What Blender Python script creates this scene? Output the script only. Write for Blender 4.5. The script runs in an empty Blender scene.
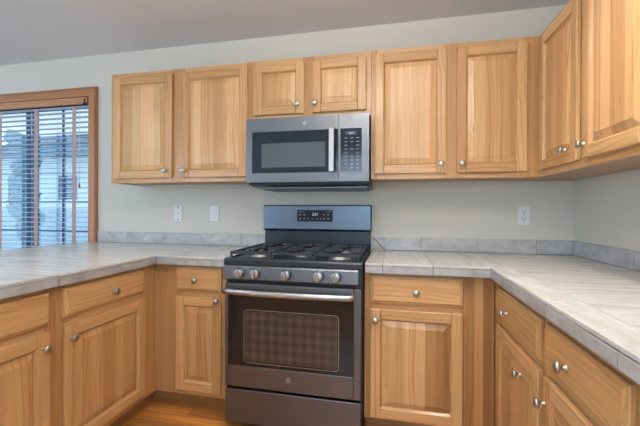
import bpy, bmesh, math, random
from mathutils import Vector, Matrix
S = bpy.context.scene
COL = S.collection
random.seed(7)
PI = math.pi

# ------------------------------------------------------------------ camera
CAM = (0.9145, -2.5104, 1.1906)
YAW, PITCH, ROLL, FPX, PPX, PPY = 0.2228, -0.0022, 0.0038, 362.63, -7.424, -2.52
def cam_axis(r, u, fw):
    c, s = math.cos(ROLL), math.sin(ROLL); r, u = c*r - s*u, s*r + c*u
    c, s = math.cos(PITCH), math.sin(PITCH); fw, u = c*fw - s*u, s*fw + c*u
    c, s = math.cos(YAW), math.sin(YAW)
    return Vector((c*r - s*fw, s*r + c*fw, u))
cd = bpy.data.cameras.new('camera'); co = bpy.data.objects.new('camera', cd); COL.objects.link(co)
R_, U_, F_ = cam_axis(1, 0, 0), cam_axis(0, 1, 0), cam_axis(0, 0, 1)
co.matrix_world = Matrix(((R_.x, U_.x, -F_.x, CAM[0]), (R_.y, U_.y, -F_.y, CAM[1]), (R_.z, U_.z, -F_.z, CAM[2]), (0, 0, 0, 1)))
cd.sensor_width = 36; cd.sensor_fit = 'HORIZONTAL'; cd.lens = FPX*36/640
cd.shift_x = -PPX/640; cd.shift_y = PPY/640
cd.clip_start = 0.02; cd.clip_end = 200
S.camera = co

# ------------------------------------------------------------------ world, lights, exposure
S.view_settings.view_transform = 'Standard'; S.view_settings.look = 'None'
S.view_settings.gamma = 1.0; S.view_settings.exposure = 0.0
try: S.view_settings.use_curve_mapping = False
except Exception: pass
W = bpy.data.worlds.new('sky'); S.world = W; W.use_nodes = True
nt = W.node_tree; nt.nodes.clear()
tc = nt.nodes.new('ShaderNodeTexCoord'); sp = nt.nodes.new('ShaderNodeSeparateXYZ'); rp = nt.nodes.new('ShaderNodeValToRGB')
bg = nt.nodes.new('ShaderNodeBackground'); ow = nt.nodes.new('ShaderNodeOutputWorld')
nt.links.new(tc.outputs['Generated'], sp.inputs[0]); nt.links.new(sp.outputs['Z'], rp.inputs[0])
rp.color_ramp.elements[0].position = 0.0; rp.color_ramp.elements[0].color = (0.80, 0.93, 1.0, 1)
rp.color_ramp.elements[1].position = 0.6; rp.color_ramp.elements[1].color = (0.40, 0.68, 1.0, 1)
nt.links.new(rp.outputs[0], bg.inputs[0]); bg.inputs[1].default_value = 1.2
nt.links.new(bg.outputs[0], ow.inputs[0])

def area(name, loc, target, sx, sy, power, col, spread=PI):
    l = bpy.data.lights.new(name, 'AREA'); l.shape = 'RECTANGLE'; l.size = sx; l.size_y = sy
    l.energy = power; l.color = col; l.spread = spread
    o = bpy.data.objects.new(name, l); COL.objects.link(o); o.location = loc
    o.rotation_euler = (Vector(target) - Vector(loc)).to_track_quat('-Z', 'Y').to_euler()
    return o
# area lights at unseen rear and left windows; the rear-right one is added fill
area('rear_window_daylight', (-2.6, -4.12, 1.5), (-2.2, 0, 1.3), 1.8, 1.4, 34, (0.58, 0.79, 1.0))
area('rear_right_fill', (0.75, -4.12, 1.45), (0.75, 0, 1.2), 1.5, 1.2, 24, (0.62, 0.80, 1.0))  # added fill from behind the camera, evening out doors, walls and edges
area('side_window_daylight', (-4.12, -2.0, 1.45), (0, -2.0, 1.45), 2.2, 1.8, 34, (0.50, 0.75, 1.0))
# ceiling lamps out of view; the dining lamp and the downlights are added
def lamp(name, loc, power, col, rad):
    l = bpy.data.lights.new(name, 'POINT'); l.energy = power; l.color = col; l.shadow_soft_size = rad
    o = bpy.data.objects.new(name, l); COL.objects.link(o); o.location = loc
lamp('kitchen_ceiling_lamp', (0.75, -1.95, 2.19), 20, (1.0, 0.89, 0.78), 0.16)
for dx, dy, pw in ((1.35, -1.25, 4.6), (0.30, -1.25, 1.4), (-1.0, -1.35, 1.8)):
    area('added_downlight_lamp', (dx, dy, 2.443), (dx, dy, 0), 0.13, 0.13, pw, (1.0, 0.93, 0.86), math.radians(96))  # added downlights; narrow spread lifts counters and floor, sparing the upper doors
# added upward fill, bounced off the ceiling, placed over the kitchen bowl
area('upward_bounce_fill', (0.75, -1.95, 2.13), (0.75, -1.95, 3), 0.34, 0.34, 52, (1.0, 0.90, 0.80))
lamp('added_dining_lamp', (-2.2, -2.4, 2.17), 16, (1.0, 0.88, 0.74), 0.16)  # invented lamp, out of view on the dining side

# ------------------------------------------------------------------ materials
def mat(name, color=(0.8, 0.8, 0.8), rough=0.5, metal=0.0, spec=0.5, coat=0.0, emit=None, estr=0.0, trans=0.0):
    m = bpy.data.materials.new(name); m.use_nodes = True
    b = m.node_tree.nodes['Principled BSDF']
    b.inputs['Base Color'].default_value = (*color, 1); b.inputs['Roughness'].default_value = rough
    b.inputs['Metallic'].default_value = metal; b.inputs['Specular IOR Level'].default_value = spec
    b.inputs['Coat Weight'].default_value = coat; b.inputs['Coat Roughness'].default_value = 0.15
    b.inputs['Transmission Weight'].default_value = trans
    if emit: b.inputs['Emission Color'].default_value = (*emit, 1); b.inputs['Emission Strength'].default_value = estr
    return m
class NT:
    def __init__(s, m): s.m = m; s.t = m.node_tree; s.b = s.t.nodes['Principled BSDF']
    def n(s, typ, **kw):
        n = s.t.nodes.new(typ)
        for k, v in kw.items(): setattr(n, k, v)
        return n
    def l(s, a, b): s.t.links.new(a, b)
    def mul(s, vec, v):
        n = s.n('ShaderNodeVectorMath', operation='MULTIPLY'); s.l(vec, n.inputs[0]); n.inputs[1].default_value = v; return n.outputs[0]
    def add(s, a, b):
        n = s.n('ShaderNodeVectorMath', operation='ADD'); s.l(a, n.inputs[0]); s.l(b, n.inputs[1]); return n.outputs[0]
    def noise(s, vec, scale, detail=4, rough=0.5, dist=0.0):
        n = s.n('ShaderNodeTexNoise'); s.l(vec, n.inputs['Vector']); n.inputs['Scale'].default_value = scale
        n.inputs['Detail'].default_value = detail; n.inputs['Roughness'].default_value = rough; n.inputs['Distortion'].default_value = dist
        return n.outputs[0]
    def ramp(s, f, stops, interp='LINEAR'):
        n = s.n('ShaderNodeValToRGB'); s.l(f, n.inputs[0]); cr = n.color_ramp; cr.interpolation = interp
        while len(cr.elements) < len(stops): cr.elements.new(0.5)
        for e, (p, c) in zip(cr.elements, stops):
            e.position = p; e.color = (*c, 1) if len(c) == 3 else c
        return n.outputs[0]
    def mix(s, f, a, b, mode='MIX'):
        n = s.n('ShaderNodeMix', data_type='RGBA', blend_type=mode)
        if isinstance(f, (int, float)): n.inputs[0].default_value = f
        else: s.l(f, n.inputs[0])
        for i, v in ((6, a), (7, b)):
            if isinstance(v, tuple): n.inputs[i].default_value = (*v, 1)
            else: s.l(v, n.inputs[i])
        return n.outputs[2]
    def math(s, op, a, b=None):
        n = s.n('ShaderNodeMath', operation=op)
        for i, v in ((0, a), (1, b)):
            if v is None: continue
            if isinstance(v, (int, float)): n.inputs[i].default_value = v
            else: s.l(v, n.inputs[i])
        return n.outputs[0]
    def bump(s, h, strength, dist=0.002):
        n = s.n('ShaderNodeBump'); n.inputs['Strength'].default_value = strength; n.inputs['Distance'].default_value = dist
        s.l(h, n.inputs['Height']); s.l(n.outputs[0], s.b.inputs['Normal'])

def g3(v): return (v, v, v)
def wood(name, light, mid, dark, rough=0.36, streak=1.0):
    """hickory: u runs along the grain (metres), v across; the attribute 'tone' varies board by board"""
    m = mat(name, rough=rough, coat=0.25); k = NT(m)
    uv = k.n('ShaderNodeUVMap').outputs[0]
    warp = k.noise(k.mul(uv, (1.6, 3.0, 1)), 1.0, 2)
    wv = k.n('ShaderNodeCombineXYZ'); k.l(k.math('MULTIPLY', warp, 0.075), wv.inputs[1])
    uw = k.add(uv, wv.outputs[0])
    rings = k.noise(k.mul(uw, (1.0, 40, 1)), 1.0, 4, 0.55)
    fine = k.noise(k.mul(uv, (10, 380, 1)), 1.0, 3, 0.65)
    broad = k.noise(k.mul(uw, (0.6, 9, 1)), 1.0, 3)
    col = k.ramp(rings, [(0.22, dark), (0.40, mid), (0.60, light)])
    col = k.mix(k.ramp(broad, [(0.35, g3(0.25)), (0.65, g3(0.85))]), col, light)
    # rosy heartwood streaks against paler sapwood
    hw = k.noise(k.mul(uw, (0.5, 5.5, 1)), 1.0, 2)
    col = k.mix(k.ramp(hw, [(0.45, g3(0)), (0.66, g3(0.6))]), col, (1.0, 0.86, 0.80), 'MULTIPLY')
    col = k.mix(0.6, col, k.ramp(fine, [(0.32, g3(0.74)), (0.6, g3(1.05))]), 'MULTIPLY')
    # cathedral figure: thin dark growth lines
    wav = k.n('ShaderNodeTexWave', wave_type='BANDS', bands_direction='Y', wave_profile='SIN')
    k.l(k.mul(uw, (0.22, 1, 1)), wav.inputs[0]); wav.inputs['Scale'].default_value = 13; wav.inputs['Distortion'].default_value = 9
    wav.inputs['Detail'].default_value = 1.2; wav.inputs['Detail Scale'].default_value = 0.55
    fig = k.ramp(wav.outputs[1], [(0.0, (0.72, 0.62, 0.54)), (0.2, (0.93, 0.90, 0.87)), (0.45, g3(1.0)), (1.0, g3(1.0))])
    msk = k.ramp(k.noise(k.mul(uv, (0.6, 6, 1)), 1.0, 1), [(0.45, g3(0)), (0.58, g3(0.75*streak))])
    col = k.mix(msk, col, fig, 'MULTIPLY')
    # mineral streaks / knots
    stn = k.noise(k.mul(uw, (3.2, 34, 1)), 1.0, 3, 0.7)
    st = k.ramp(stn, [(0.67, g3(0)), (0.75, g3(0.75))])
    col = k.mix(st, col, (0.17, 0.07, 0.025))
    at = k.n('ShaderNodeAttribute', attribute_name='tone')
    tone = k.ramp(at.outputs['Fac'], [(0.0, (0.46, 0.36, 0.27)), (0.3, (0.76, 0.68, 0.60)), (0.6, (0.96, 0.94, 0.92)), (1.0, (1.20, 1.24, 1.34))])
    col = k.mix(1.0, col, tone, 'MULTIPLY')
    k.l(col, k.b.inputs['Base Color'])
    k.l(k.ramp(rings, [(0.3, g3(rough+0.08)), (0.7, g3(rough-0.04))]), k.b.inputs['Roughness'])
    k.bump(fine, 0.06, 0.001)
    return m
M = {}
M['wood'] = wood('hickory', (0.67, 0.42, 0.19), (0.575, 0.32, 0.118), (0.35, 0.155, 0.045))
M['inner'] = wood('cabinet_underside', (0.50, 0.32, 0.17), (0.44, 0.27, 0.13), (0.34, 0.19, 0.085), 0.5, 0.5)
M['trimwood'] = wood('oak_window_casing', (0.50, 0.225, 0.085), (0.42, 0.17, 0.06), (0.27, 0.10, 0.035), 0.45, 0.6)
M['blindwood'] = wood('blind_valance_wood', (0.56, 0.28, 0.13), (0.48, 0.22, 0.09), (0.32, 0.14, 0.055), 0.45, 0.6)

def floor_mat():
    m = mat('oak_floor', rough=0.28, coat=0.3); k = NT(m)
    uv = k.n('ShaderNodeUVMap').outputs[0]
    warp = k.noise(k.mul(uv, (1.5, 4.0, 1)), 1.0, 2)
    wv = k.n('ShaderNodeCombineXYZ'); k.l(k.math('MULTIPLY', warp, 0.06), wv.inputs[1])
    uw = k.add(uv, wv.outputs[0])
    r = k.noise(k.mul(uw, (1.3, 40, 1)), 1.0, 5, 0.6)
    col = k.ramp(r, [(0.3, (0.30, 0.115, 0.022)), (0.5, (0.56, 0.235, 0.05)), (0.68, (0.75, 0.36, 0.095))])
    at = k.n('ShaderNodeAttribute', attribute_name='tone')
    col = k.mix(1.0, col, k.ramp(at.outputs['Fac'], [(0, g3(0.70)), (1, g3(1.15))]), 'MULTIPLY')
    k.l(col, k.b.inputs['Base Color']); k.bump(r, 0.05, 0.001)
    return m
M['floor'] = floor_mat()

def paint(name, c, bumpy=0.15):
    m = mat(name, c, rough=0.75, spec=0.3); k = NT(m)
    o = k.n('ShaderNodeTexCoord').outputs['Object']
    n = k.noise(o, 130, 3, 0.6)
    k.bump(n, bumpy, 0.002)
    v = k.noise(o, 1.3, 2)
    col = k.mix(1.0, c, k.ramp(v, [(0.3, g3(0.97)), (0.7, g3(1.02))]), 'MULTIPLY')
    k.l(col, k.b.inputs['Base Color'])
    return m
M['wall'] = paint('wall_paint', (0.64, 0.625, 0.565))
M['ceil'] = paint('ceiling_paint', (0.72, 0.73, 0.77), 0.3)
M['white'] = paint('white_trim_paint', (0.75, 0.75, 0.74), 0.02)

def tile(name, a, b, c, rough, sc=1.0, an=20):
    m = mat(name, rough=rough); k = NT(m)
    uv = k.n('ShaderNodeUVMap').outputs[0]
    w = k.noise(k.mul(uv, (2.5*sc, 2.5*sc, 1)), 1.0, 3)
    wv = k.n('ShaderNodeCombineXYZ'); k.l(k.math('MULTIPLY', w, 0.14), wv.inputs[1])
    uw = k.add(uv, wv.outputs[0])
    n1 = k.noise(k.mul(uw, (3.0*sc, an*sc, 1)), 1.0, 6, 0.62)
    n2 = k.noise(k.mul(uv, (26*sc, 26*sc, 1)), 1.0, 5, 0.6)
    col = k.ramp(n1, [(0.34, a), (0.5, b), (0.66, c)])
    col = k.mix(0.5, col, k.ramp(n2, [(0.3, g3(0.86)), (0.65, g3(1.05))]), 'MULTIPLY')
    at = k.n('ShaderNodeAttribute', attribute_name='tone')
    col = k.mix(1.0, col, k.ramp(at.outputs['Fac'], [(0, g3(0.88)), (1, g3(1.08))]), 'MULTIPLY')
    k.l(col, k.b.inputs['Base Color']); k.bump(n2, 0.06, 0.001)
    return m
M['tile'] = tile('cream_stone_tile', (0.56, 0.535, 0.48), (0.66, 0.655, 0.62), (0.73, 0.73, 0.705), 0.24)
M['gtile'] = tile('grey_stone_tile', (0.335, 0.335, 0.335), (0.44, 0.445, 0.45), (0.54, 0.55, 0.56), 0.33, 2.6, 5.5)
M['grout'] = paint('tile_grout', (0.13, 0.12, 0.11), 0.3)
M['grout2'] = paint('pale_tile_grout', (0.36, 0.34, 0.32), 0.3)
def brushed(name, c, rough, metal=1.0):
    m = mat(name, c, rough=rough, metal=metal); k = NT(m)
    o = k.n('ShaderNodeTexCoord').outputs['Object']
    n = k.noise(k.mul(o, (6, 6, 500)), 1.0, 2)
    k.l(k.ramp(n, [(0.3, g3(rough-0.05)), (0.7, g3(rough+0.06))]), k.b.inputs['Roughness'])
    return m
M['slate'] = brushed('slate_finish_metal', (0.185, 0.195, 0.21), 0.40)
M['slate_light'] = brushed('slate_finish_metal_light', (0.15, 0.19, 0.235), 0.36)
M['steel'] = brushed('brushed_steel', (0.50, 0.50, 0.50), 0.33)
M['nickel'] = mat('satin_nickel', (0.52, 0.50, 0.46), 0.30, 1.0)
M['black'] = mat('black_enamel', (0.020, 0.027, 0.036), 0.30)
M['matblack'] = mat('cast_iron', (0.028, 0.033, 0.040), 0.50)
M['dark'] = mat('dark_plastic', (0.018, 0.018, 0.02), 0.5)
M['glassblack'] = mat('black_glass', (0.010, 0.011, 0.012), 0.06, 0.0, 0.6)
M['navyglass'] = mat('dark_tinted_glass', (0.014, 0.026, 0.042), 0.10, 0.0, 0.6)
M['mwwin'] = mat('microwave_window_glass', (0.075, 0.105, 0.125), 0.10, 0.0, 0.9)
M['legend'] = mat('printed_legend_white', (0.24, 0.28, 0.33), 0.5)
M['lcd'] = mat('lit_display', (0.02, 0.03, 0.04), 0.3, emit=(0.6, 0.85, 1.0), estr=0.9)
M['plastic'] = mat('white_plastic', (0.74, 0.75, 0.76), 0.35)
M['slot'] = mat('dark_slot', (0.03, 0.03, 0.03), 0.6)
M['brass'] = mat('aluminium_burner', (0.60, 0.60, 0.60), 0.4, 1.0)
M['shade'] = mat('frosted_lamp_shade', (0.95, 0.93, 0.90), 0.35, trans=1.0)
M['slat'] = mat('blind_slat', (0.80, 0.82, 0.86), 0.45)
M['tape'] = mat('blind_ladder_tape', (0.50, 0.36, 0.34), 0.85)
M['frameblue'] = mat('backlit_blue_frame', (0.05, 0.13, 0.27), 0.4)  # white frame's backlit shade put into the colour as blue-grey
M['glass'] = mat('window_glass', (0.9, 0.97, 1.0), 0.0, trans=1.0)
M['siding'] = mat('pale_siding', (0.76, 0.84, 0.86), 0.8)
M['roof'] = mat('blue_grey_shingles', (0.10, 0.20, 0.30), 0.9)
M['bounce_ground'] = mat('pale_ground', (0.85, 0.88, 0.90), 0.9)  # ground whitened to bounce light onto the slat undersides
M['fence'] = mat('weathered_fence', (0.48, 0.60, 0.68), 0.85)
M['leaf'] = mat('blue_green_foliage', (0.14, 0.30, 0.38), 0.8)
def oven_win():
    m = mat('oven_window_screen', rough=0.12, spec=0.6); k = NT(m)
    o = k.n('ShaderNodeTexCoord').outputs['Object']
    sx = k.n('ShaderNodeSeparateXYZ'); k.l(o, sx.inputs[0])
    a = k.math('SINE', k.math('MULTIPLY', k.math('ADD', sx.outputs[0], sx.outputs[2]), 62))
    b = k.math('SINE', k.math('MULTIPLY', k.math('SUBTRACT', sx.outputs[0], sx.outputs[2]), 62))
    f = k.math('ADD', k.math('MULTIPLY', k.math('MULTIPLY', a, b), 0.5), 0.5)
    nz = k.noise(o, 9, 3)
    f = k.math('MULTIPLY', f, nz)
    k.l(k.ramp(f, [(0.0, (0.040, 0.030, 0.024)), (0.7, (0.105, 0.076, 0.060))]), k.b.inputs['Base Color'])
    return m
M['ovenwin'] = oven_win()

# ------------------------------------------------------------------ mesh helpers
class MB:
    """collects geometry for ONE mesh object, with uv (u along the grain) and a per-board tone"""
    def __init__(s): s.v = []; s.f = []; s.uv = []; s.t = []; s.mi = []; s.sm = []
    def face(s, pts, uvs=None, tone=0.5, mi=0, smooth=False):
        i = len(s.v); s.v += [tuple(p) for p in pts]; s.f.append(list(range(i, i+len(pts))))
        s.uv.append(uvs or [(0, 0)]*len(pts)); s.t.append(tone); s.mi.append(mi); s.sm.append(smooth)
    def box(s, a, b, grain='z', tone=None, mi=0):
        if tone is None: tone = random.uniform(0.38, 0.78)
        x0, y0, z0 = [min(a[i], b[i]) for i in range(3)]; x1, y1, z1 = [max(a[i], b[i]) for i in range(3)]
        P = [(x0,y0,z0),(x1,y0,z0),(x1,y1,z0),(x0,y1,z0),(x0,y0,z1),(x1,y0,z1),(x1,y1,z1),(x0,y1,z1)]
        base = len(s.v); s.v += P
        ou, ov = random.uniform(0, 20), random.uniform(0, 20); g = 'xyz'.index(grain)
        for q in ((0,3,2,1),(4,5,6,7),(0,1,5,4),(1,2,6,5),(2,3,7,6),(3,0,4,7)):
            ax = [i for i in range(3) if len({P[j][i] for j in q}) > 1]
            o = [i for i in ax if i != g]
            if g in ax: uv = [(P[j][g]+ou, P[j][o[0]]+ov) for j in q]
            else: uv = [(P[j][ax[0]]*0.3+ou, P[j][ax[1]]+ov) for j in q]
            s.f.append([base+j for j in q]); s.uv.append(uv); s.t.append(tone); s.mi.append(mi); s.sm.append(False)
    def lathe(s, prof, n=24, origin=(0,0,0), axis='z', mi=0, tone=0.5, smooth=True):
        """prof: list of (radius, height) ; axis the turning axis ('-y' = sticks out of a front)"""
        base = len(s.v)
        for (r, h) in prof:
            for k in range(n):
                a = 2*PI*k/n; c, d = r*math.cos(a), r*math.sin(a)
                if axis == 'z': p = (c, d, h)
                elif axis == '-y': p = (c, -h, d)
                else: p = (h, c, d)
                s.v.append((p[0]+origin[0], p[1]+origin[1], p[2]+origin[2]))
        for i in range(len(prof)-1):
            for k in range(n):
                a, b = base+i*n+k, base+i*n+(k+1) % n
                s.f.append([a, b, b+n, a+n]); s.uv.append([(0, 0)]*4); s.t.append(tone); s.mi.append(mi); s.sm.append(smooth)
        for i in (0, len(prof)-1):
            if prof[i][0] > 1e-5:
                s.f.append([base+i*n+k for k in range(n)]); s.uv.append([(0, 0)]*n); s.t.append(tone); s.mi.append(mi); s.sm.append(False)
    def tube(s, pts, r, n=10, mi=0, tone=0.5, flat=1.0):
        base = len(s.v); pts = [Vector(p) for p in pts]
        for i, p in enumerate(pts):
            d = (pts[min(i+1, len(pts)-1)]-pts[max(i-1, 0)]).normalized()
            up = Vector((0, 0, 1)) if abs(d.z) < 0.9 else Vector((0, 1, 0))
            sx = d.cross(up).normalized(); sy = sx.cross(d).normalized()
            for k in range(n):
                a = 2*PI*k/n; q = p+sx*r*math.cos(a)+sy*r*flat*math.sin(a); s.v.append(tuple(q))
        for i in range(len(pts)-1):
            for k in range(n):
                a, b = base+i*n+k, base+i*n+(k+1) % n
                s.f.append([a, b, b+n, a+n]); s.uv.append([(0, 0)]*4); s.t.append(tone); s.mi.append(mi); s.sm.append(True)
        for i in (0, len(pts)-1):
            s.f.append([base+i*n+k for k in range(n)]); s.uv.append([(0, 0)]*n); s.t.append(tone); s.mi.append(mi); s.sm.append(False)
    def prism(s, poly, x0, x1, mi=0, tone=0.5, grain='x'):
        """poly: list of (y,z), extruded along x"""
        n = len(poly); base = len(s.v)
        s.v += [(x0, y, z) for y, z in poly]+[(x1, y, z) for y, z in poly]
        ou = random.uniform(0, 9); acc = 0
        for k in range(n):
            j = (k+1) % n; L = math.dist(poly[k], poly[j])
            s.f.append([base+k, base+j, base+n+j, base+n+k]); s.uv.append([(x0+ou, acc), (x0+ou, acc+L), (x1+ou, acc+L), (x1+ou, acc)]); acc += L
            s.t.append(tone); s.mi.append(mi); s.sm.append(False)
        for o in (0, n):
            s.f.append([base+o+k for k in range(n)]); s.uv.append([(poly[k][1]*.3, poly[k][0]) for k in range(n)]); s.t.append(tone); s.mi.append(mi); s.sm.append(False)
    def build(s, name, mats, parent=None, bevel=0, seg=2):
        me = bpy.data.meshes.new(name); me.from_pydata(s.v, [], s.f)
        if not isinstance(mats, (list, tuple)): mats = [mats]
        for m in mats: me.materials.append(m)
        uvl = me.uv_layers.new(name='UVMap'); at = me.attributes.new('tone', 'FLOAT', 'FACE')
        for i, p in enumerate(me.polygons):
            p.material_index = s.mi[i]; p.use_smooth = s.sm[i]; at.data[i].value = s.t[i]
            for j, li in enumerate(p.loop_indices): uvl.data[li].uv = s.uv[i][j]
        bm = bmesh.new(); bm.from_mesh(me); bmesh.ops.recalc_face_normals(bm, faces=bm.faces); bm.to_mesh(me); bm.free()
        o = bpy.data.objects.new(name, me); COL.objects.link(o)
        if parent is not None: o.parent = parent
        if bevel:
            md = o.modifiers.new('bevel', 'BEVEL'); md.width = bevel; md.segments = seg; md.limit_method = 'ANGLE'; md.angle_limit = math.radians(40)
            md.harden_normals = False
        return o
def empty(name, loc=(0,0,0), rz=0, label=None, cat=None, group=None):
    o = bpy.data.objects.new(name, None); COL.objects.link(o); o.location = loc; o.rotation_euler = (0, 0, rz)
    tag(o, label, cat, group); return o
def tag(o, label=None, cat=None, group=None, kind=None):
    if label: o['label'] = label
    if cat: o['category'] = cat
    if group: o['group'] = group
    if kind: o['kind'] = kind
    return o
def text_mesh(name, txt, size, mtl, parent, loc, depth=0.0006, rot=(PI/2, 0, 0), shear=0.0):
    cu = bpy.data.curves.new(name, 'FONT'); cu.body = txt; cu.size = size; cu.extrude = depth; cu.align_x = 'CENTER'; cu.align_y = 'CENTER'; cu.shear = shear
    t = bpy.data.objects.new('tmp', cu); COL.objects.link(t)
    dg = bpy.context.evaluated_depsgraph_get(); me = bpy.data.meshes.new_from_object(t.evaluated_get(dg))
    bpy.data.objects.remove(t); me.materials.clear(); me.materials.append(mtl)
    o = bpy.data.objects.new(name, me); COL.objects.link(o); o.parent = parent; o.location = loc; o.rotation_euler = rot
    return o

# ------------------------------------------------------------------ room shell
XW, XL, YR, ZC = 1.988, -4.2, -4.2, 2.45
def planks():
    mb = MB(); mb.box((XL-.1, YR-.1, -.06), (XW+.1, .1, -.012), tone=0.1)
    x = XL
    y = YR
    while y < 0.0:
        x = XL - random.uniform(0, 1.0)
        while x < XW:
            L = random.uniform(0.6, 1.5); a, b = max(x, XL), min(x+L, XW)
            if b-a > .01: mb.box((a+.0006, y+.0006, -.012), (b-.0006, min(y+.083, 0)-.0006, 0), 'x', random.random())
            x += L
        y += .083
    return mb
tag(planks().build('floor', M['floor']), kind='structure')
m = MB(); m.box((XL-.1, YR-.1, ZC), (XW+.1, .12, ZC+.1)); tag(m.build('ceiling', M['ceil']), kind='structure')
# back wall with the glazed-door opening x -3.33..-1.54, z 0..2.11
WX0, WX1, WZ1 = -3.34, -1.535, 2.115
m = MB(); m.box((WX1, 0, 0), (XW+.1, .14, ZC)); m.box((XL-.1, 0, 0), (WX0, .14, ZC)); m.box((WX0, 0, WZ1), (WX1, .14, ZC))
tag(m.build('wall_back', M['wall']), kind='structure')
m = MB(); m.box((XW, YR-.1, 0), (XW+.12, -.0005, ZC)); tag(m.build('wall_right', M['wall']), kind='structure')
# left wall with window opening
m = MB(); m.box((XL-.12, YR, 0), (XL, -3.2, ZC)); m.box((XL-.12, -.8, 0), (XL, 0, ZC)); m.box((XL-.12, -3.2, 0), (XL, -.8, .5)); m.box((XL-.12, -3.2, 2.4), (XL, -.8, ZC))
tag(m.build('wall_left', M['wall']), kind='structure')
# rear wall (behind the camera) with a window opening and a panelled door
m = MB(); m.box((XL, YR-.12, 0), (-3.7, YR, ZC)); m.box((-1.6, YR-.12, 0), (-.12, YR, ZC)); m.box((1.62, YR-.12, 0), (XW, YR, ZC)); m.box((-3.7, YR-.12, 0), (-1.6, YR, .75)); m.box((-3.7, YR-.12, 2.25), (-1.6, YR, ZC)); m.box((-.12, YR-.12, 0), (1.62, YR, .8)); m.box((-.12, YR-.12, 2.1), (1.62, YR, ZC))
tag(m.build('wall_rear', M['wall']), kind='structure')

# glazed door in the back wall: casing, frame, grille, glass
cas = MB()
prof = [(0, 0), (-.014, 0), (-.020, .012), (-.020, .045), (-.012, .072), (0, .075)]
# head casing and right leg (left leg outside the frame too)
cas.box((WX0-.075, -.020, WZ1), (WX1+.078, 0, WZ1+.075), 'x', .55); cas.box((WX0-.06, -.026, WZ1+.055), (WX1+.07, -.02, WZ1+.07), 'x', .35)
cas.box((WX1, -.020, 0), (WX1+.078, 0, WZ1-.001), 'z', .6); cas.box((WX1+.056, -.026, 0), (WX1+.07, -.02, WZ1+.054), 'z', .4)
cas.box((WX0-.075, -.020, 0), (WX0, 0, WZ1-.001), 'z', .6)
cas.box((WX1-.022, .0, 0.0), (WX1-.001, .13, WZ1-.001), 'z', .45); cas.box((WX0+.001, .0, 0), (WX0+.022, .13, WZ1-.001), 'z', .45)
cas.box((WX0+.022, .0, WZ1-.022), (WX1-.022, .13, WZ1-.001), 'x', .5)
tag(cas.build('trim_1', M['trimwood'], bevel=.003), kind='structure')
win = empty('window_1', (0, 0, 0)); tag(win, kind='structure')
f = MB(); yA, yB = .09, .125
L0, L1 = WX0+.023, WX1-.023
f.box((L0, yA, .01), (L0+.03, yB, WZ1-.024)); f.box((L1-.022, yA, .01), (L1, yB, WZ1-.024)); f.box((L0, yA, WZ1-.06), (L1, yB, WZ1-.024)); f.box((L0, yA, .01), (L1, yB, .12))
f.box((-2.308, yA, .12), (-2.290, yB, WZ1-.06)); f.box((-2.243, yA, .12), (-2.205, yB, WZ1-.06))
o = f.build('window_frame', M['frameblue'], win)
g = MB(); zs = [.24, .49, .745, .995, 1.25, 1.505, 1.76]
for z in zs: g.box((-2.205, .10, z-.006), (L1-.022, .112, z+.006)); g.box((L0+.03, .10, z-.006), (-2.308, .112, z+.006))
for x in (-1.918, -2.65, -2.98): g.box((x-.007, .10, .12), (x+.007, .112, WZ1-.06))
g.build('grille', M['frameblue'], win)
g = MB(); g.box((-2.205, .114, .12), (L1-.022, .117, WZ1-.06)); g.box((L0+.03, .114, .12), (-2.308, .117, WZ1-.06)); g.build('glass_pane', M['glass'], win)
# rear picture window and left window frames
def plain_window(name, cx, cy, w, z0, z1, rz):
    e = empty(name, (cx, cy, 0), rz); tag(e, kind='structure')
    f = MB()
    for (a, b) in (((-w/2, z0), (-w/2+.06, z1)), ((w/2-.06, z0), (w/2, z1)), ((-w/2, z0), (w/2, z0+.06)), ((-w/2, z1-.06), (w/2, z1)), ((-.03, z0), (.03, z1))):
        f.box((a[0], .01, a[1]), (b[0], .07, b[1]))
    f.build('window_frame', M['white'], e)
    g = MB(); g.box((-w/2+.05, .03, z0+.05), (w/2-.05, .036, z1-.05)); g.build('glass_pane', M['glass'], e)
plain_window('window_2', -2.65, YR, 2.09, .75, 2.25, PI)
plain_window('window_4', .75, YR, 1.73, .8, 2.1, PI)  # window added to carry the rear-right fill
plain_window('window_3', XL, -2.0, 2.4, .5, 2.4, PI/2)
d = empty('door_1', (-.85, YR+.002, 0), 0); tag(d, kind='structure')
f = MB(); f.box((-.43, 0, 0), (.43, .035, 2.03))
for (x0, x1) in ((-.33, -.05), (.05, .33)):
    for (z0, z1) in ((.22, .85), (1.0, 1.55), (1.66, 1.9)):
        f.box((x0+.03, .035, z0+.03), (x1-.03, .042, z1-.03))
        for a, b in (((x0, z0), (x0+.012, z1)), ((x1-.012, z0), (x1, z1)), ((x0, z0), (x1, z0+.012)), ((x0, z1-.012), (x1, z1))): f.box((a[0], .035, a[1]), (b[0], .045, b[1]))
f.box((-.50, 0, 0), (-.435, .05, 2.1)); f.box((.435, 0, 0), (.50, .05, 2.1)); f.box((-.50, 0, 2.035), (.50, .05, 2.1))
f.build('door_panel', M['white'], d)
k_ = MB(); k_.lathe([(.012, 0), (.012, -.04), (.027, -.05), (.03, -.065), (.02, -.08), (0, -.083)], 20, (.37, .035, .95), '-y'); k_.build('door_handle', M['nickel'], d)

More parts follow.
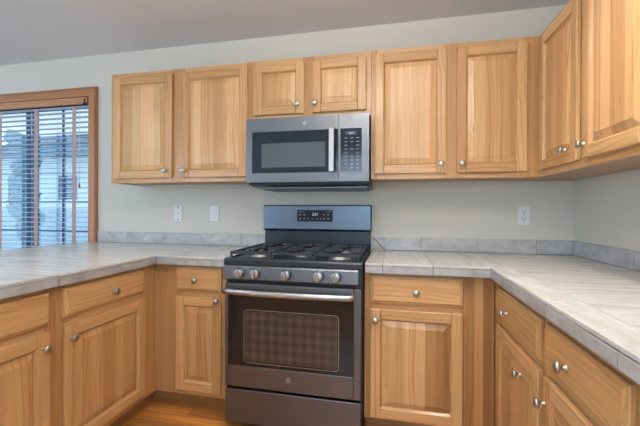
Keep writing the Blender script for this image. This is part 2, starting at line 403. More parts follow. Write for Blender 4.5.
# ------------------------------------------------------------------ outside, seen through the blind
m = MB(); m.box((-40, .16, -.35), (25, 40, -.25)); tag(m.build('ground', M['bounce_ground']), kind='structure')
hs = empty('neighbour_house', (-14.2, 12.5, -.25), 0, 'pale house with a blue-grey pitched roof beyond the glazed door', 'house')
m = MB(); m.box((-6, 0, 0), (1.2, 5, 4.0)); m.build('wall', M['siding'], hs)
m = MB(); m.prism([(-.5, 3.95), (2.5, 5.6), (5.5, 3.95), (5.5, 4.1), (2.5, 5.75), (-.5, 4.1)], -6.5, 1.6); m.build('roof', M['roof'], hs)
for x in (-4.6, -1.4):
    m = MB(); m.box((x, -.03, 1.9), (x+1.1, -.005, 3.1)); m.build('window', M['frameblue'], hs)
fe = empty('yard_fence', (-8.5, 7.5, -.25), 0, 'pale weathered board fence outside the glazed door', 'fence')
m = MB(); x = -5
while x < 7: m.box((x, 0, 0), (x+.135, .02, 1.45)); x += .14
m.build('boards', M['fence'], fe)
for x in (-4, -1.6, .8, 3.2, 5.6):
    m = MB(); m.box((x, .021, 0), (x+.09, .11, 1.5)); m.build('post', M['fence'], fe)
tr = empty('yard_tree', (-9.9, 6.2, -.25), 0, 'slender blue-green tree outside, behind the left half of the blind', 'tree')
m = MB(); m.tube([(0, 0, 0), (.03, 0, 1), (-.02, .03, 2.4), (0, 0, 3.2)], .09); m.build('trunk', M['leaf'], tr)
bm = bmesh.new()
for i in range(26):
    mt = Matrix.Translation((random.gauss(0, .10), random.gauss(0, .12), .7+i*.115)) @ Matrix.Scale(random.uniform(.14, .28), 4)
    bmesh.ops.create_icosphere(bm, subdivisions=2, radius=1, matrix=mt)
for v in bm.verts: v.co += Vector((random.gauss(0, .035), random.gauss(0, .035), random.gauss(0, .035)))
me = bpy.data.meshes.new('crown'); bm.to_mesh(me); bm.free(); me.materials.append(M['leaf']); o = bpy.data.objects.new('crown', me); COL.objects.link(o); o.parent = tr

# ------------------------------------------------------------------ cabinets
def knob_mesh():
    mb = MB(); mb.lathe([(.0095, 0), (.0095, .002), (.0062, .005), (.0055, .013), (.009, .017), (.0155, .020), (.0165, .0235), (.0145, .027), (.009, .0295), (0, .0305)], 28, (0,0,0), '-y')
    return mb
KN = knob_mesh().build('knob', M['nickel']); KMESH = KN.data
for v in KMESH.vertices: v.co *= 1.06
bpy.data.objects.remove(KN)
def knob(parent, x, y, z):
    o = bpy.data.objects.new('knob', KMESH); COL.objects.link(o); o.parent = parent; o.location = (x, y, z); return o

def strips(w, n=None):
    n = n or max(2, int(round(w/.085))); c = [0]
    for i in range(n): c.append(c[-1]+random.uniform(.55, 1.5))
    return [q/c[-1]*w for q in c]
def door(par, x0, x1, z0, z1, kx, kz, tones=None, fw=.052, y=0.0):
    """raised-panel door, local frame: front towards -y"""
    mb = MB(); T = .019; b = y-.0012; F = b-T
    # outer routed lip then the frame boards
    s = .006
    for (xa, xb, gr, za, zb) in ((x0, x0+fw, 'z', z0, z1), (x1-fw, x1, 'z', z0, z1), (x0+fw+.0004, x1-fw-.0004, 'x', z0, z0+fw), (x0+fw+.0004, x1-fw-.0004, 'x', z1-fw, z1)):
        mb.box((xa, F, za), (xb, b, zb), gr)
    # inner moulding (quarter step)
    a0, a1, c0, c1 = x0+fw, x1-fw, z0+fw, z1-fw; q = .007
    tt = .45
    def quad(p, gr):
        ou = random.uniform(0, 9)
        uv = [((v[2] if gr == 'z' else v[0])+ou, (v[0] if gr == 'z' else v[2])) for v in p]
        return uv
    def Q(p, gr, tone): mb.face(p, quad(p, gr), tone)
    Fi, Fp = F+.0045, F+.0135
    Q([(a0, Fi, c0), (a0+q, Fp, c0+q), (a0+q, Fp, c1-q), (a0, Fi, c1)], 'z', tt); Q([(a1, Fi, c0), (a1, Fi, c1), (a1-q, Fp, c1-q), (a1-q, Fp, c0+q)], 'z', tt)
    Q([(a0, Fi, c0), (a1, Fi, c0), (a1-q, Fp, c0+q), (a0+q, Fp, c0+q)], 'x', tt); Q([(a0, Fi, c1), (a0+q, Fp, c1-q), (a1-q, Fp, c1-q), (a1, Fi, c1)], 'x', tt)
    # panel: groove floor, slope, step, field
    g0, g1, h0, h1 = a0+q, a1-q, c0+q, c1-q
    sl = .030; e0, e1, j0, j1 = g0+sl, g1-sl, h0+sl, h1-sl
    Ys, Yf = F+.0050, F+.0022
    cuts = [e0+v for v in strips(e1-e0, len(tones) if tones else None)]
    n = len(cuts)-1
    tn = tones or [random.uniform(.22, .95) for _ in range(n)]
    while len(tn) < n: tn = tn+tn
    for i in range(n):
        ou, ov = random.uniform(0, 20), random.uniform(0, 20); t = tn[i]
        def P(p): mb.face(p, [(v[2]+ou, v[0]+ov) for v in p], t)
        xa, xb = cuts[i], cuts[i+1]
        P([(xa, Yf, j0), (xb, Yf, j0), (xb, Yf, j1), (xa, Yf, j1)])
        for (zf, zo) in ((j0, h0), (j1, h1)):
            P([(xa, Yf, zf), (xb, Yf, zf), (xb, Ys, zf), (xa, Ys, zf)])
            la = g0 if i == 0 else xa; lb = g1 if i == n-1 else xb
            P([(xa, Ys, zf), (xb, Ys, zf), (lb, Fp, zo), (la, Fp, zo)])
        if i == 0: P([(e0, Yf, j0), (e0, Yf, j1), (e0, Ys, j1), (e0, Ys, j0)]); P([(e0, Ys, j0), (e0, Ys, j1), (g0, Fp, h1), (g0, Fp, h0)])
        if i == n-1: P([(e1, Yf, j0), (e1, Yf, j1), (e1, Ys, j1), (e1, Ys, j0)]); P([(e1, Ys, j0), (e1, Ys, j1), (g1, Fp, h1), (g1, Fp, h0)])
    o = mb.build('door', M['wood'], par, bevel=.0045, seg=3)
    o.modifiers['bevel'].angle_limit = math.radians(80)
    if kx is not None: knob(o, kx, F, kz)
    return o
def drawer(par, x0, x1, z0, z1, kx, kz, tone=None, y=0.0):
    mb = MB(); b = y-.0012; t = tone if tone is not None else random.uniform(.5, .85)
    F = b-.019; mb.v += []
    e = .013; ou, ov = random.uniform(0, 9), random.uniform(0, 9)
    rings = [(0, b), (0, b-.009), (.003, b-.012), (e-.002, b-.0145), (e, F+.001), (e+.002, F)]
    base = len(mb.v)
    for (i, yy) in rings: mb.v += [(x0+i, yy, z0+i), (x1-i, yy, z0+i), (x1-i, yy, z1-i), (x0+i, yy, z1-i)]
    def fa(ids, sd=False): mb.f.append(ids); mb.uv.append([(mb.v[j][0]+ou, mb.v[j][2]*(.12 if sd else 1)+ov-mb.v[j][1]) for j in ids]); mb.t.append(t); mb.mi.append(0); mb.sm.append(False)
    for r in range(len(rings)-1):
        for k in range(4): fa([base+r*4+k, base+r*4+(k+1) % 4, base+r*4+4+(k+1) % 4, base+r*4+4+k], k % 2 == 1)
    fa([base+k for k in range(4)]); fa([base+(len(rings)-1)*4+k for k in range(4)])
    o = mb.build('drawer_front', M['wood'], par)
    if kx is not None: knob(o, kx, F, kz)
    return o
def frame(par, W, z0, z1, stiles, rails, th=.019):
    """stiles: list of (xa,xb); rails: list of (xa,xb,za,zb)"""
    mb = MB()
    for (a, b) in stiles: mb.box((a, 0, z0), (b, th, z1), 'z', random.uniform(.28, .55))
    for (a, b, c, d) in rails: mb.box((a, .0004, c), (b, th, d), 'x', random.uniform(.45, .75))
    return mb.build('face_frame', M['wood'], par, bevel=.0012, seg=1)
def wall_cab(name_loc, rz, W, D, z0, z1, doors, label, ext=0.0, side=True):
    c = empty('wall_cabinet', name_loc, rz, label, 'cabinet')
    st = [(0, doors[0][0]+.012)] + [(doors[i][1]-.012, doors[i+1][0]+.012) for i in range(len(doors)-1)] + [(doors[-1][1]-.012, W)]
    zd0, zd1 = doors[0][2], doors[0][3]
    ra = [(st[i][1]+.0004, st[i+1][0]-.0004, a, b) for i in range(len(st)-1) for (a, b) in ((z0, zd0+.012), (zd1-.012, z1))]
    frame(c, W, z0, z1, st, ra)
    mb = MB(); y0 = .0195; t = .012
    for xx in (0.0-ext if ext else 0, W-t): mb.box((xx, y0, z0), (xx+t, D, z1), 'z', .55)
    mb.box((t-ext, y0, z1-t), (W-t, D, z1), 'x', .5); mb.box((t-ext, D-.006, z0+.02), (W-t, D, z1-t), 'z', .5)
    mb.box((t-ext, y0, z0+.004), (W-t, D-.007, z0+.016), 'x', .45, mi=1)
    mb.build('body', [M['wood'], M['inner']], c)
    for dd in doors: door(c, *dd)
    return c
# doors: (x0,x1,z0,z1,knob_x,knob_z, panel tones)
wall_cab((-1.056, -.306, 0), 0, 1.067, .304, 1.374, 2.145,
         [(.032, .496, 1.403, 2.112, .452, 1.453, [.42, .72, .9, .95, .6]), (.571, 1.039, 1.403, 2.112, .588, 1.45, [.92, .6, .38, .55, .85])],
         'pale wooden wall cabinet with two tall doors, the one nearest the window')
wall_cab((.012, -.306, 0), 0, .761, .304, 1.757, 2.145,
         [(.019, .349, 1.792, 2.112, .311, 1.846, [.45, .55, .7]), (.403, .734, 1.792, 2.112, .422, 1.846, [1.0, .8, .95])],
         'short wooden wall cabinet with two small doors above the microwave')
wall_cab((.774, -.306, 0), 0, .907, .304, 1.374, 2.145,
         [(.023, .427, 1.404, 2.115, .397, 1.455, [.8, 1.0, .85, .95]), (.482, .845, 1.404, 2.115, .509, 1.455, [.85, .62, .7, .5])],
         'wooden wall cabinet with two tall doors, between microwave and room corner')
wall_cab((1.682, -.307, 0), -PI/2, .95, .304, 1.374, 2.145,
         [(.047, .457, 1.404, 2.112, .359, 1.462, [.5, .65, .55, .8]), (.505, .915, 1.404, 2.112, .525, 1.462, [.7, .95, .45, .7])],
         'wooden wall cabinet on the right-hand wall, nearest the camera', ext=.303)

def base_cab(loc, rz, W, D, stiles, units, label, zt=.866, ext0=0, ext1=0, toe=(0, 0), planks=None):
    """units: list of (drawer tuple, door tuple)"""
    c = empty('base_cabinet', loc, rz, label, 'cabinet')
    rails = []
    for (dr, do) in units:
        a, b = dr[0]+.012, dr[1]-.012
        rails += [(a, b, dr[3]-.012, zt), (a, b, do[3]-.012, dr[2]+.012), (a, b, .105, do[2]+.012)]
    frame(c, W, .105, zt, stiles, rails)
    mb = MB(); t = .016; y0 = .0195
    mb.box((-ext0, y0, .105), (t-ext0, D, zt), 'z', .5); mb.box((W-t+ext1, y0, .105), (W+ext1, D, zt), 'z', .5)
    mb.box((t-ext0, y0, .105), (W-t+ext1, D, .12), 'x', .5); mb.box((t-ext0, D-.008, .12), (W-t+ext1, D, zt), 'z', .5)
    mb.box((t-ext0, y0, zt-.02), (W-t+ext1, D-.009, zt), 'x', .4)
    mb.build('body', M['wood'], c)
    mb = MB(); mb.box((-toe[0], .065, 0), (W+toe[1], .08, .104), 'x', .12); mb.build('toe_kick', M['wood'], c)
    for (dr, do) in units: drawer(c, *dr); door(c, *do)
    if planks:
        mb = MB(); x = planks[0]; n = len(planks)-1
        for i in range(n): mb.box((planks[i]+.0002, -.0012, .106), (planks[i+1]-.0002, -.0002, zt-.001), 'z', (.12, .38, .05, .22)[i % 4])
        mb.build('filler_panel', M['wood'], c)
    return c
YBF = -.600
# back-left base, left of the range
X0 = -.4768
base_cab((X0, YBF, 0), 0, .4715, .598, [(0, .153), (.42, .4715)],
         [((.1415, .4305, .716, .857, .2735, .782), (.1415, .4305, .136, .684, .4065, .669, [.6, .35, .5]))],
         'narrow wooden base cabinet directly left of the range', toe=(.063, 0))
# back-right base, right of the range, with knotty filler boards to the corner
X0 = .763
base_cab((X0, YBF, 0), 0, .626, .598, [(0, .043), (.467, .626)],
         [((.031, .479, .711, .852, .258, .776), (.030, .479, .120, .680, .057, .626, [.62, .55, .8, .72, .22, .12]))],
         'wooden base cabinet directly right of the range, single drawer above one door', planks=[.497, .535, .575, .612, .6245], toe=(0, .065))
# left peninsula, facing right
XPF = -.477
base_cab((XPF, -1.265, 0), PI/2, .6655, .60, [(0, .045), (.533, .6645)],
         [((.034, .545, .720, .849, .305, .778), (.034, .545, .140, .686, .062, .630, [.5, .68, .4, .62, .45]))],
         'peninsula base cabinet with knobbed wide drawer, beside the inner corner', toe=(0, .064))
base_cab((XPF, -1.93, 0), PI/2, .664, .60, [(0, .045), (.62, .664)],
         [((.034, .630, .715, .849, .33, .778), (.034, .630, .140, .686, .600, .628, [.6, .42, .6, .4, .55]))],
         'peninsula base cabinet at the left edge of the photo, farthest from the corner')
# right run, facing left
XRF = 1.391
zo = -.012
base_cab((XRF, -.6015, 0), -PI/2, .6125, .59, [(0, .108), (.583, .6125)],
         [((.097, .593, .702, .839, .262, .760), (.097, .593, .130, .672, .435, .585, [.55, .3, .62, .45]))],
         'right-hand base cabinet nearest the inner corner, narrow drawer front', toe=(.064, 0))
base_cab((XRF, -1.2145, 0), -PI/2, .485, .59, [(0, .031), (.43, .485)],
         [((.020, .442, .702, .839, .182, .762), (.020, .442, .130, .672, -.020+.058, .590, [.4, .25, .6, .5]))],
         'right-hand base cabinet second from the corner, at the lower right of the photo')
base_cab((XRF, -1.700, 0), -PI/2, .60, .59, [(0, .04), (.56, .60)],
         [((.05, .55, .702, .839, .30, .762), (.05, .55, .130, .672, .08, .590, None))],
         'right-hand base cabinet third from the corner, cut off by the right edge')

# ------------------------------------------------------------------ tiled countertops and backsplashes
ZT, ZE0 = .919, .869
G = .0014
def tiles_top(mb, x0, x1, y0, y1, gr, tone=None):
    mb.box((x0+G, y0+G, ZT-.012), (x1-G, y1-G, ZT), gr, tone if tone is not None else random.uniform(.3, .8))
# right countertop
XE, YE = 1.357, -.645
mb = MB()
mb.box((.766, YE+.011, .8675), (XW-.002, -.0145, ZT-.0125), tone=.5, mi=1); mb.box((XE+.011, -2.30, .8675), (XW-.0145, YE+.011, ZT-.0125), tone=.5, mi=1)
mb.box((.767, YE+.003, ZT-.013), (XW-.003, -.003, ZT-.0022), tone=.5, mi=1); mb.box((XE+.003, -2.30, ZT-.013), (XW-.003, YE+.003, ZT-.0022), tone=.5, mi=1)
for a, b in ((.766, .856), (.856, 1.10), (1.10, 1.462)): tiles_top(mb, a, b, YE, -.002, 'y')
mb_y = [YE, -.913, -1.291, -1.654, -2.02, -2.30]
for a, b in zip(mb_y, mb_y[1:]): tiles_top(mb, XE, 1.462, b, a, 'y')
fy = [-.002, -.53, -1.06, -1.60, -2.14, -2.30]
for a, b in zip(fy, fy[1:]): tiles_top(mb, 1.462, XW-.002, b, a, 'x')
for a, b in ((.766, .856), (.856, 1.10), (1.10, XE+.009)): mb.box((a+G, YE, ZE0), (b-G, YE+.010, ZT-.0145), 'x', mi=2)
for a, b in zip(mb_y, mb_y[1:]): mb.box((XE, b+G, ZE0), (XE+.010, a-G, ZT-.0145), 'y', mi=2)
o = mb.build('tiled_countertop', [M['tile'], M['grout'], M['gtile']], bevel=.0016)
tag(o, 'L-shaped cream stone tile countertop to the right of the range', 'countertop')
# left countertop
XE2, XE3 = -.4417, -1.57
mb = MB()
mb.box((XE2+.001, YE+.011, .8675), (-.004, -.0145, ZT-.0125), tone=.5, mi=1); mb.box((XE3+.011, -1.95, .8675), (XE2-.011, -.0145, ZT-.0125), tone=.5, mi=1)
mb.box((XE2+.001, YE+.003, ZT-.013), (-.004, -.003, ZT-.0022), tone=.5, mi=1); mb.box((XE3+.003, -1.948, ZT-.013), (XE2-.003, -.003, ZT-.0022), tone=.5, mi=1)
mb.box((XE2-.012, YE+.011, .8675), (XE2+.002, -.0145, ZT-.0125), tone=.5, mi=1)
for a, b in ((XE2, -.176), (-.176, -.089), (-.089, -.003)): tiles_top(mb, a, b, YE, -.002, 'y')
ly = [-.002, -.30, -.645, -.931, -1.274, -1.617, -1.95]
for a, b in zip(ly, ly[1:]):
    for x0, x1 in ((XE3, -1.19), (-1.19, -.81), (-.81, XE2)): tiles_top(mb, x0, x1, b, a, 'x', random.uniform(.6, .8))
for a, b in ((XE2-.009, -.176), (-.176, -.089), (-.089, -.003)): mb.box((a+G, YE, ZE0), (b-G, YE+.010, ZT-.0145), 'x', mi=2)
for a, b in ((-.645, -.931), (-.931, -1.274), (-1.274, -1.617), (-1.617, -1.95)):
    mb.box((XE2-.010, b+G, ZE0), (XE2, a-G, ZT-.0145), 'y', mi=2)
for a, b in zip(ly, ly[1:]): mb.box((XE3, b+G, ZE0), (XE3+.010, a-G, ZT-.0145), 'y', mi=2)
for a, b in ((XE3+.012, -1.19), (-1.19, -.81), (-.81, XE2-.012)): mb.box((a+G, -1.95, ZE0), (b-G, -1.94, ZT-.0145), 'x', mi=2)
o = mb.build('tiled_countertop', [M['tile'], M['grout2'], M['gtile']], bevel=.0016)
tag(o, 'cream stone tile countertop running from the range onto the left peninsula', 'countertop')
def splash(label, spans, z1, fixed, axis, gm='grout2'):
    mb = MB(); z0 = ZT+.001
    lo, hi = min(spans[0], spans[-1]), max(spans[0], spans[-1])
    for a, b in zip(spans, spans[1:]):
        a, b = min(a, b), max(a, b)
        if axis == 'x': mb.box((a+G, -.012, z0+.0015), (b-G, -.001, z1), 'x')
        else: mb.box((fixed-.012, a+G, z0+.0015), (fixed-.001, b-G, z1), 'y')
    if axis == 'x': mb.box((lo, -.0100, z0), (hi, -.0008, z1-.002), tone=.5, mi=1)
    else: mb.box((fixed-.0100, lo, z0), (fixed-.0008, hi, z1-.002), tone=.5, mi=1)
    o = mb.build('tile_backsplash', [M['gtile'], M[gm]], bevel=.0014)
    return tag(o, label, 'backsplash')
splash('low grey tile backsplash left of the range, under the two left outlets', [-1.452, -1.17, -.843, -.516, -.19, -.06, -.004], 1.008, 0, 'x')
splash('low grey tile backsplash right of the range, under the single duplex outlet', [.851, 1.086, 1.431, 1.773, XW-.0135], 1.008, 0, 'x', 'grout')
splash('low grey tile backsplash along the right-hand wall', [-.002, -.223, -.58, -.93, -1.28, -1.63, -1.98, -2.29], 1.008, XW, 'y')
# diagonally cut end tile against the range
mb = MB(); z0 = ZT+.0025
def tri(pts):
    n = len(pts); base = len(mb.v); mb.v += [(x, -.012, z) for x, z in pts]+[(x, -.001, z) for x, z in pts]
    t = random.uniform(.3, .7)
    for ids in [list(range(n)), list(range(n, 2*n))]+[[k, (k+1) % n, n+(k+1) % n, n+k] for k in range(n)]:
        mb.f.append([base+i for i in ids]); mb.uv.append([(mb.v[base+i][0], mb.v[base+i][2]) for i in ids]); mb.t.append(t); mb.mi.append(0); mb.sm.append(False)
mb.box((.768, -.009, z0), (.849, -.0012, 1.006), mi=1)
tri([(.768, z0), (.842, z0), (.768, 1.002)]); tri([(.849, z0+.004), (.849, 1.008), (.771, 1.008)])
o = mb.build('cut_tile', [M['gtile'], M['grout']], bevel=.001); tag(o, 'grey backsplash end tile split diagonally, touching the range', 'tile')

# ------------------------------------------------------------------ wall plates
def outlet(x, z, kind, label):
    c = empty('wall_outlet', (x, -.0005, z), 0, label, 'outlet')
    m = MB(); m.box((-.036, -.006, -.058), (.036, 0, .058)); m.build('cover_plate', M['plastic'], c, bevel=.0025)
    if kind == 'duplex' or kind == 'pale':
        for s in (-1, 1):
            zc = s*.0195
            m = MB(); m.lathe([(.0172, 0), (.0172, .0018), (.016, .0022)], 24, (0, -.006, zc), '-y', smooth=False)
            r = m.build('receptacle', M['plastic'], c)
            q = MB(); w = .0032 if kind == 'duplex' else .0016
            q.box((-.0085-w/2, -.0088, zc-.001), (-.0085+w/2, -.0081, zc+.009)); q.box((.0085-w/2, -.0088, zc-.001), (.0085+w/2, -.0081, zc+.008))
            q.lathe([(.0035 if kind == 'duplex' else .002, 0), (.0035 if kind == 'duplex' else .002, .0007)], 12, (0, -.0081, zc-.008), '-y')
            q.build('slots', M['slot'], r)
        q = MB(); q.lathe([(.003, 0), (.003, .001)], 12, (0, -.006, 0), '-y'); q.build('screw', M['steel'], c)
    else:
        for zc in (-.045, 0, .045):
            q = MB(); q.lathe([(.0055, 0), (.0055, .0012)], 14, (0, -.006, zc), '-y'); q.build('screw', M['slot'] if zc else M['slot'], c)
    return c
outlet(-.719, 1.157, 'screws', 'white wall plate with three dark dots, nearest the window')
outlet(-.413, 1.160, 'pale', 'white duplex outlet close to the left side of the range')
outlet(1.703, 1.158, 'duplex', 'white duplex outlet with dark slots near the room corner')

# ------------------------------------------------------------------ venetian blind
bl = empty('venetian_blind', (0, 0, 0), 0, 'wide slatted blind with wooden valance and cloth tapes over the glazed door', 'blind')
BX0, BX1 = WX0+.026, WX1-.026
m = MB(); m.box((BX0, -.012, 2.056), (BX1+.004, .004, 2.112), 'x', .62); m.box((BX0, -.018, 2.095), (BX1+.004, -.012, 2.110), 'x', .7); m.box((BX0, -.016, 2.056), (BX1+.004, -.012, 2.066), 'x', .5); m.build('valance', M['blindwood'], bl, bevel=.0015)
m = MB(); z = 2.045; PIT = .0423
while z > .09:
    m.prism([(.012, z-.0008), (.024, z+.0012), (.037, z+.0020), (.050, z+.0012), (.062, z-.0008), (.062, z+.0016), (.050, z+.0036), (.037, z+.0044), (.024, z+.0036), (.012, z+.0016)], BX0, BX1); z -= PIT
m.build('slats', M['slat'], bl)
m = MB(); m.box((BX0, .014, .035), (BX1, .060, .052)); m.build('bottom_rail', M['slat'], bl)
for x in (-1.705, -2.100, -2.495, -2.890):
    m = MB(); m.box((x-.019, .0095, .05), (x+.019, .0108, 2.04)); m.build('ladder_tape', M['tape'], bl)
m = MB(); m.tube([(-1.645, .004, 2.03), (-1.645, .004, 1.40)], .0012, 6); m.tube([(-1.652, .004, 2.03), (-1.649, .004, 1.40)], .0012, 6); cdm = m.build('lift_cord', M['plastic'], bl)
m = MB(); m.lathe([(.003, .04), (.006, .03), (.009, .004), (.008, 0)], 12, (-1.647, .004, 1.365)); m.build('tassel', M['blindwood'], cdm)
m = MB(); m.lathe([(.006, 0), (.006, -.03), (.011, -.035), (.011, -.05), (.005, -.055)], 12, (BX1-.002, -.03, 2.09)); m.build('tilt_knob', M['dark'], bl)

# ------------------------------------------------------------------ over-the-range microwave
mw = empty('microwave', (.0145, 0, 0), 0, 'slate grey over-the-range microwave under the short cabinet', 'microwave')
MWW = .754; Z0, Z1, YF = 1.357, 1.750, -.405
m = MB(); m.prism([(-.375, Z0+.004), (-.375, Z1-.002), (-.002, Z1-.002), (-.002, 1.325), (-.30, 1.335)], .002, MWW-.002); m.build('body', M['slate'], mw)
m = MB(); m.box((0.006, -.3745, 1.343), (MWW-.006, -.31, Z0+.003)); m.build('bottom_vent', M['dark'], mw)
m = MB(); m.prism([(-.29, 1.3335), (-.29, 1.3265), (-.02, 1.3165), (-.02, 1.324)], .06, MWW-.02); m.build('grease_filter', M['slate'], mw)
DX = .576
# door: frame with black glass inset
def framebox(mb, x0, x1, z0, z1, yf, yb, hx0, hx1, hz0, hz1, mi=0):
    mb.box((x0, yf, z0), (hx0, yb, z1), mi=mi, tone=.5); mb.box((hx1, yf, z0), (x1, yb, z1), mi=mi, tone=.5)
    mb.box((hx0, yf, z0), (hx1, yb, hz0), mi=mi, tone=.5); mb.box((hx0, yf, hz1), (hx1, yb, z1), mi=mi, tone=.5)
m = MB(); framebox(m, 0, DX-.001, Z0, Z1, YF, YF+.029, .038, DX-.0012, 1.413, 1.666); dr = m.build('door', M['slate'], mw)
m = MB(); m.box((.0385, YF+.0015, 1.4135), (DX-.0015, YF+.02, 1.6655)); m.build('door_glass', M['navyglass'], dr)
m = MB(); m.box((.100, YF+.0006, 1.447), (.498, YF+.0014, 1.594)); m.build('window', M['mwwin'], dr, bevel=.0003)
m = MB(); m.box((.525, YF-.034, 1.412), (.556, YF-.022, 1.668)); m.box((.532, YF-.022, 1.63), (.549, YF+.0015, 1.655)); m.box((.532, YF-.022, 1.425), (.549, YF+.0015, 1.45)); m.build('handle', M['steel'], dr, bevel=.004)
m = MB(); framebox(m, DX+.001, MWW, Z0, Z1, YF, YF+.029, .588, .713, 1.413, 1.666); pn = m.build('control_panel', M['slate'], mw)
m = MB(); m.box((.5885, YF+.001, 1.4135), (.7125, YF+.02, 1.6655)); kp = m.build('keypad', M['navyglass'], pn)
m = MB(); m.box((.618, YF+.0002, 1.626), (.682, YF+.0009, 1.648)); m.build('display', mat('display_window', (.06, .10, .16), .2), kp)
text_mesh('clock_digits', '2:01', .017, M['lcd'], kp, (.652, YF+.0001, 1.637), .0003)
m = MB()
for r in range(9):
    for c_ in range(3):
        if r in (2, 4) and c_ == 1: continue
        x = .612+c_*.034; z = 1.607-r*.0215
        m.box((x, YF+.0002, z), (x+.018, YF+.0009, z+.0045)); 
        if r > 3: m.box((x+.004, YF+.0002, z-.007), (x+.013, YF+.0009, z-.0045))
m.build('key_legends', M['legend'], kp)
def badge(par, x, y, z, r, m1, m2):
    m = MB(); m.lathe([(r, 0), (r, .0012), (r*.93, .0018), (0, .0018)], 32, (x, y, z), '-y', smooth=False); b = m.build('emblem', m1, par)
    m = MB(); n = 40
    for k in range(n):
        a, a2 = 2*PI*k/n, 2*PI*(k+1)/n
        for (ra, rb) in ((.80, .87),):
            m.face([(x+r*ra*math.cos(a), y-.0021, z+r*ra*math.sin(a)), (x+r*rb*math.cos(a), y-.0021, z+r*rb*math.sin(a)), (x+r*rb*math.cos(a2), y-.0021, z+r*rb*math.sin(a2)), (x+r*ra*math.cos(a2), y-.0021, z+r*ra*math.sin(a2))])
    m.build('emblem_ring', m2, b)
    text_mesh('emblem_letters', 'GE', r*.95, m2, b, (x, y-.0021, z), .0002, shear=.3)
badge(dr, .372, YF, 1.709, .0125, M['steel'], M['dark'])

# ------------------------------------------------------------------ gas range
rg = empty('gas_range', (.0, 0, 0), 0, 'slate grey gas range with black cooktop and oven below', 'range')
RW = .760
m = MB(); m.box((.004, -.645, .03), (RW-.003, -.012, .904)); m.build('body', M['dark'], rg)
for x in (.04, .70):
    m = MB(); m.lathe([(.018, 0), (.018, .029)], 14, (x, -.60, 0)); m.build('foot', M['dark'], rg)
# cooktop tray with a raised rim
m = MB(); m.box((.003, -.672, .9045), (RW-.003, -.075, .916)); 
m.box((.003, -.672, .9165), (RW-.003, -.652, .925)); m.box((.003, -.652, .9165), (.018, -.075, .925)); m.box((RW-.018, -.652, .9165), (RW-.003, -.075, .925))
m.prism([(-.682, .889), (-.682, .915), (-.676, .924), (-.66, .9255), (-.655, .9038), (-.6455, .9038), (-.6455, .889)], .003, RW-.003)
ct = m.build('cooktop', M['black'], rg, bevel=.002)
# backguard
m = MB(); m.box((.001, -.055, 1.052), (RW-.001, -.012, 1.219)); bgd = m.build('backguard', M['slate_light'], rg, bevel=.004)
m = MB(); m.box((-.0005, -.052, 1.045), (.0008, -.010, 1.221)); m.box((RW-.0008, -.052, 1.045), (RW+.002, -.010, 1.221)); m.box((0, -.05, 1.2195), (RW, -.012, 1.2225)); m.build('backguard_edge', M['dark'], rg)
m = MB(); m.prism([(-.052, 1.051), (-.030, 1.040), (-.030, .955), (-.074, .917), (-.012, .917), (-.012, 1.051)], .003, RW-.003); m.build('rear_riser', M['black'], rg)
m = MB(); m.box((.247, -.0562, 1.108), (.500, -.0552, 1.188)); dp = m.build('display_panel', M['navyglass'], bgd)
text_mesh('clock_digits', '2:01', .026, M['lcd'], dp, (.375, -.0564, 1.158), .0003, shear=.2)
m = MB()
for x in (.262, .293, .432, .462): m.box((x, -.0567, 1.152), (x+.013, -.0563, 1.159)); m.box((x, -.0567, 1.124), (x+.013, -.0563, 1.132))
for x in (.322, .352, .384, .410): m.box((x, -.0567, 1.124), (x+.012, -.0563, 1.129))
m.build('key_legends', M['legend'], dp)
for x in (.258, .452): m = MB(); m.box((x, -.0567, 1.174), (x+.034, -.0563, 1.177)); m.build('legend_line', M['legend'], dp)
# control strip with five knobs
m = MB(); m.prism([(-.6815, .886), (-.686, .878), (-.690, .815), (-.684, .808), (-.6455, .808), (-.6455, .886)], .006, RW-.022); cs = m.build('control_strip', M['slate'], rg, bevel=.0015)
m = MB(); m.box((RW-.0215, -.668, .808), (RW-.003, -.6455, .888)); m.build('end_cap', M['dark'], rg)
for x in (.100, .190, .362, .534, .624):
    m = MB(); m.lathe([(.030, 0), (.030, .004), (.027, .007)], 28, (x, -.688, .849), '-y'); kb = m.build('knob_skirt', M['slate_light'], cs)
    m = MB(); m.lathe([(.0255, 0), (.0245, .018), (.0225, .021), (0, .0215)], 28, (x, -.695, .849), '-y'); m.box((x-.0055, -.7255, .826), (x+.0055, -.716, .872)); m.build('control_knob', M['steel'], cs, bevel=.001)
# oven door
ZD0, ZD1 = .228, .790; yb = -.646; yd = -.680
m = MB(); framebox(m, .010, RW-.008, ZD0, ZD1, yd, yb, .028, .714, .343, .724); od = m.build('oven_door', M['slate'], rg, bevel=.003)
m = MB(); m.box((.0285, yd+.002, .3435), (.7135, yb, .7235)); m.build('door_glass', M['glassblack'], od)
# window panel with a thin rounded outline
def rrect(x0, x1, z0, z1, r, n=6):
    P = []
    for (cx, cz, a0) in ((x1-r, z1-r, 0), (x0+r, z1-r, PI/2), (x0+r, z0+r, PI), (x1-r, z0+r, 1.5*PI)):
        for k in range(n+1): a = a0+PI/2*k/n; P.append((cx+r*math.cos(a), cz+r*math.sin(a)))
    return P
A = rrect(.120, .640, .362, .650, .022); B = rrect(.123, .637, .365, .647, .020); m = MB(); n = len(A)
y = yd+.0008
for k in range(n):
    j = (k+1) % n; m.face([(A[k][0], y, A[k][1]), (A[j][0], y, A[j][1]), (B[j][0], y, B[j][1]), (B[k][0], y, B[k][1])])
m.build('window_outline', mat('thin_silver_line', (.30, .29, .28), .35, .6), od)
C_ = rrect(.130, .632, .372, .642, .014); m = MB()
base = len(m.v); m.v += [(x, yd+.0004, z) for x, z in C_]+[(x, yd+.0018, z) for x, z in C_]; n = len(C_)
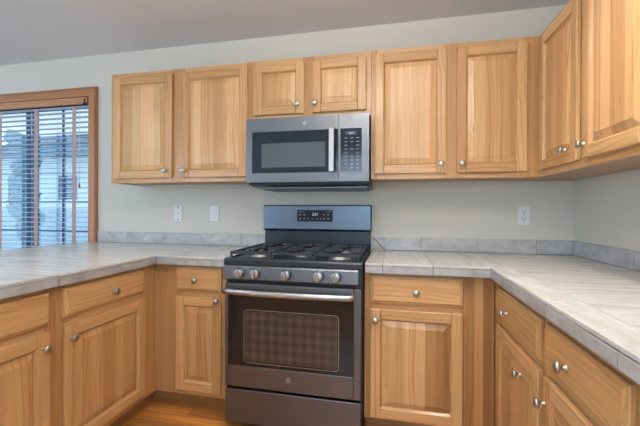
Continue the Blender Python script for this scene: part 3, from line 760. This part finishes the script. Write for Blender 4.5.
for ids in [list(range(n)), list(range(n, 2*n))]+[[k, (k+1) % n, n+(k+1) % n, n+k] for k in range(n)]:
    m.f.append(ids); m.uv.append([(0, 0)]*len(ids)); m.t.append(.5); m.mi.append(0); m.sm.append(False)
m.build('oven_window', M['ovenwin'], od)
pts = [(.022+(.722-.022)*t, -.722-.020*math.sin(PI*t), .752) for t in [i/24 for i in range(25)]]
m = MB(); m.tube(pts, .0115, 14, flat=1.35); h = m.build('oven_handle', M['steel'], od)
for x in (.030, .692):
    m = MB(); m.box((x, -.722, .742), (x+.022, -.6805, .762)); m.build('handle_bracket', M['slate'], od, bevel=.003)
badge(od, .372, yd, .292, .0150, M['steel'], M['dark'])
m = MB(); m.box((.012, -.679, .032), (RW-.008, -.646, .214)); m.build('storage_drawer', M['slate'], rg, bevel=.004)
# burners and grates
for (x, y, r) in ((.145, -.50, .048), (.145, -.22, .036), (.615, -.50, .052), (.615, -.22, .036), (.38, -.30, .04), (.38, -.43, .04)):
    m = MB(); m.lathe([(r*1.25, .9165), (r*1.2, .921), (r, .923), (r, .932)], 24, (x, y, 0)); b = m.build('burner', M['brass'], rg)
    m = MB(); m.lathe([(r*.82, .9325), (r*.82, .937), (r*.7, .940), (0, .9405)], 24, (x, y, 0)); m.build('burner_cap', M['matblack'], b)
gz0, gz1 = .944, .958
for (a, b) in ((.022, .262), (.266, .494), (.498, .738)):
    m = MB(); cx = (a+b)/2; w = .0055
    for x in (a+w, b-w): m.box((x-w, -.645, gz0), (x+w, -.095, gz1))
    for y in (-.640, -.370, -.100): m.box((a+2*w, y-w, gz0), (b-2*w, y+w, gz1))
    for y in (-.575, -.44, -.30, -.165):
        m.box((a+2*w, y-.004, gz0+.002), (a+.085, y+.004, gz1)); m.box((b-.085, y-.004, gz0+.002), (b-2*w, y+.004, gz1))
    for (y0, y1) in ((-.634, -.56), (-.45, -.376), (-.364, -.29), (-.18, -.106)): m.box((cx-.004, y0, gz0+.002), (cx+.004, y1, gz1))
    for x in (a+w, b-w):
        for y in (-.640, -.370, -.100): m.box((x-w, y-w, .917 if a+.02 < x < b-.02 else .9255), (x+w, y+w, gz0))
    m.build('burner_grate', M['matblack'], rg, bevel=.002)

# ------------------------------------------------------------------ ceiling fixtures (outside the frame; dining light and downlights added)
for (x, y, lb) in ((.75, -1.95, 'nickel-stemmed ceiling light above the kitchen floor'), (-2.2, -2.4, 'added nickel-stemmed ceiling light over the dining side')):
    c = empty('ceiling_light', (x, y, 0), 0, lb, 'light')
    m = MB(); m.lathe([(.075, 2.4495), (.075, 2.435), (.05, 2.42), (.012, 2.415)], 28); m.build('canopy', M['nickel'], c)
    m = MB(); m.lathe([(.009, 2.4145), (.009, 2.36)], 12); m.lathe([(.03, 2.359), (.03, 2.345)], 20); m.build('stem', M['nickel'], c)
    m = MB(); m.lathe([(.012, 2.05), (.10, 2.055), (.17, 2.085), (.20, 2.12), (.196, 2.12), (.165, 2.09), (.10, 2.062), (.012, 2.057)], 32); m.build('glass_bowl', M['shade'], c)  # unseen bowl, shaped around the kitchen's added upward fill
    m = MB(); m.lathe([(.005, 2.344), (.005, 2.045), (.012, 2.04), (0, 2.03)], 10); m.build('finial_rod', M['nickel'], c)
for dx, dy, lb in ((1.35, -1.25, 'added ceiling downlight over the right-hand countertop'), (.30, -1.25, 'added ceiling downlight in front of the range'), (-1.0, -1.35, 'added ceiling downlight over the left peninsula')):
    c = empty('added_downlight', (dx, dy, 0), 0, lb, 'light')
    m = MB(); m.lathe([(.075, 2.4495), (.098, 2.4495), (.098, 2.445), (.092, 2.441), (.075, 2.444)], 32); m.build('trim_ring', M['white'], c)

# repeats carry a common group
for o in bpy.data.objects:
    if o.parent is None and 'label' in o:
        b = o.name.split('.')[0]
        g = {'wall_cabinet': 'wooden wall cabinets', 'base_cabinet': 'wooden base cabinets under the countertops', 'wall_outlet': 'white wall plates above the backsplash',
             'tiled_countertop': 'tiled countertops', 'tile_backsplash': 'low tile backsplashes', 'added_downlight': 'added ceiling downlights', 'ceiling_light': 'ceiling lights'}.get(b)
        if g: o['group'] = g
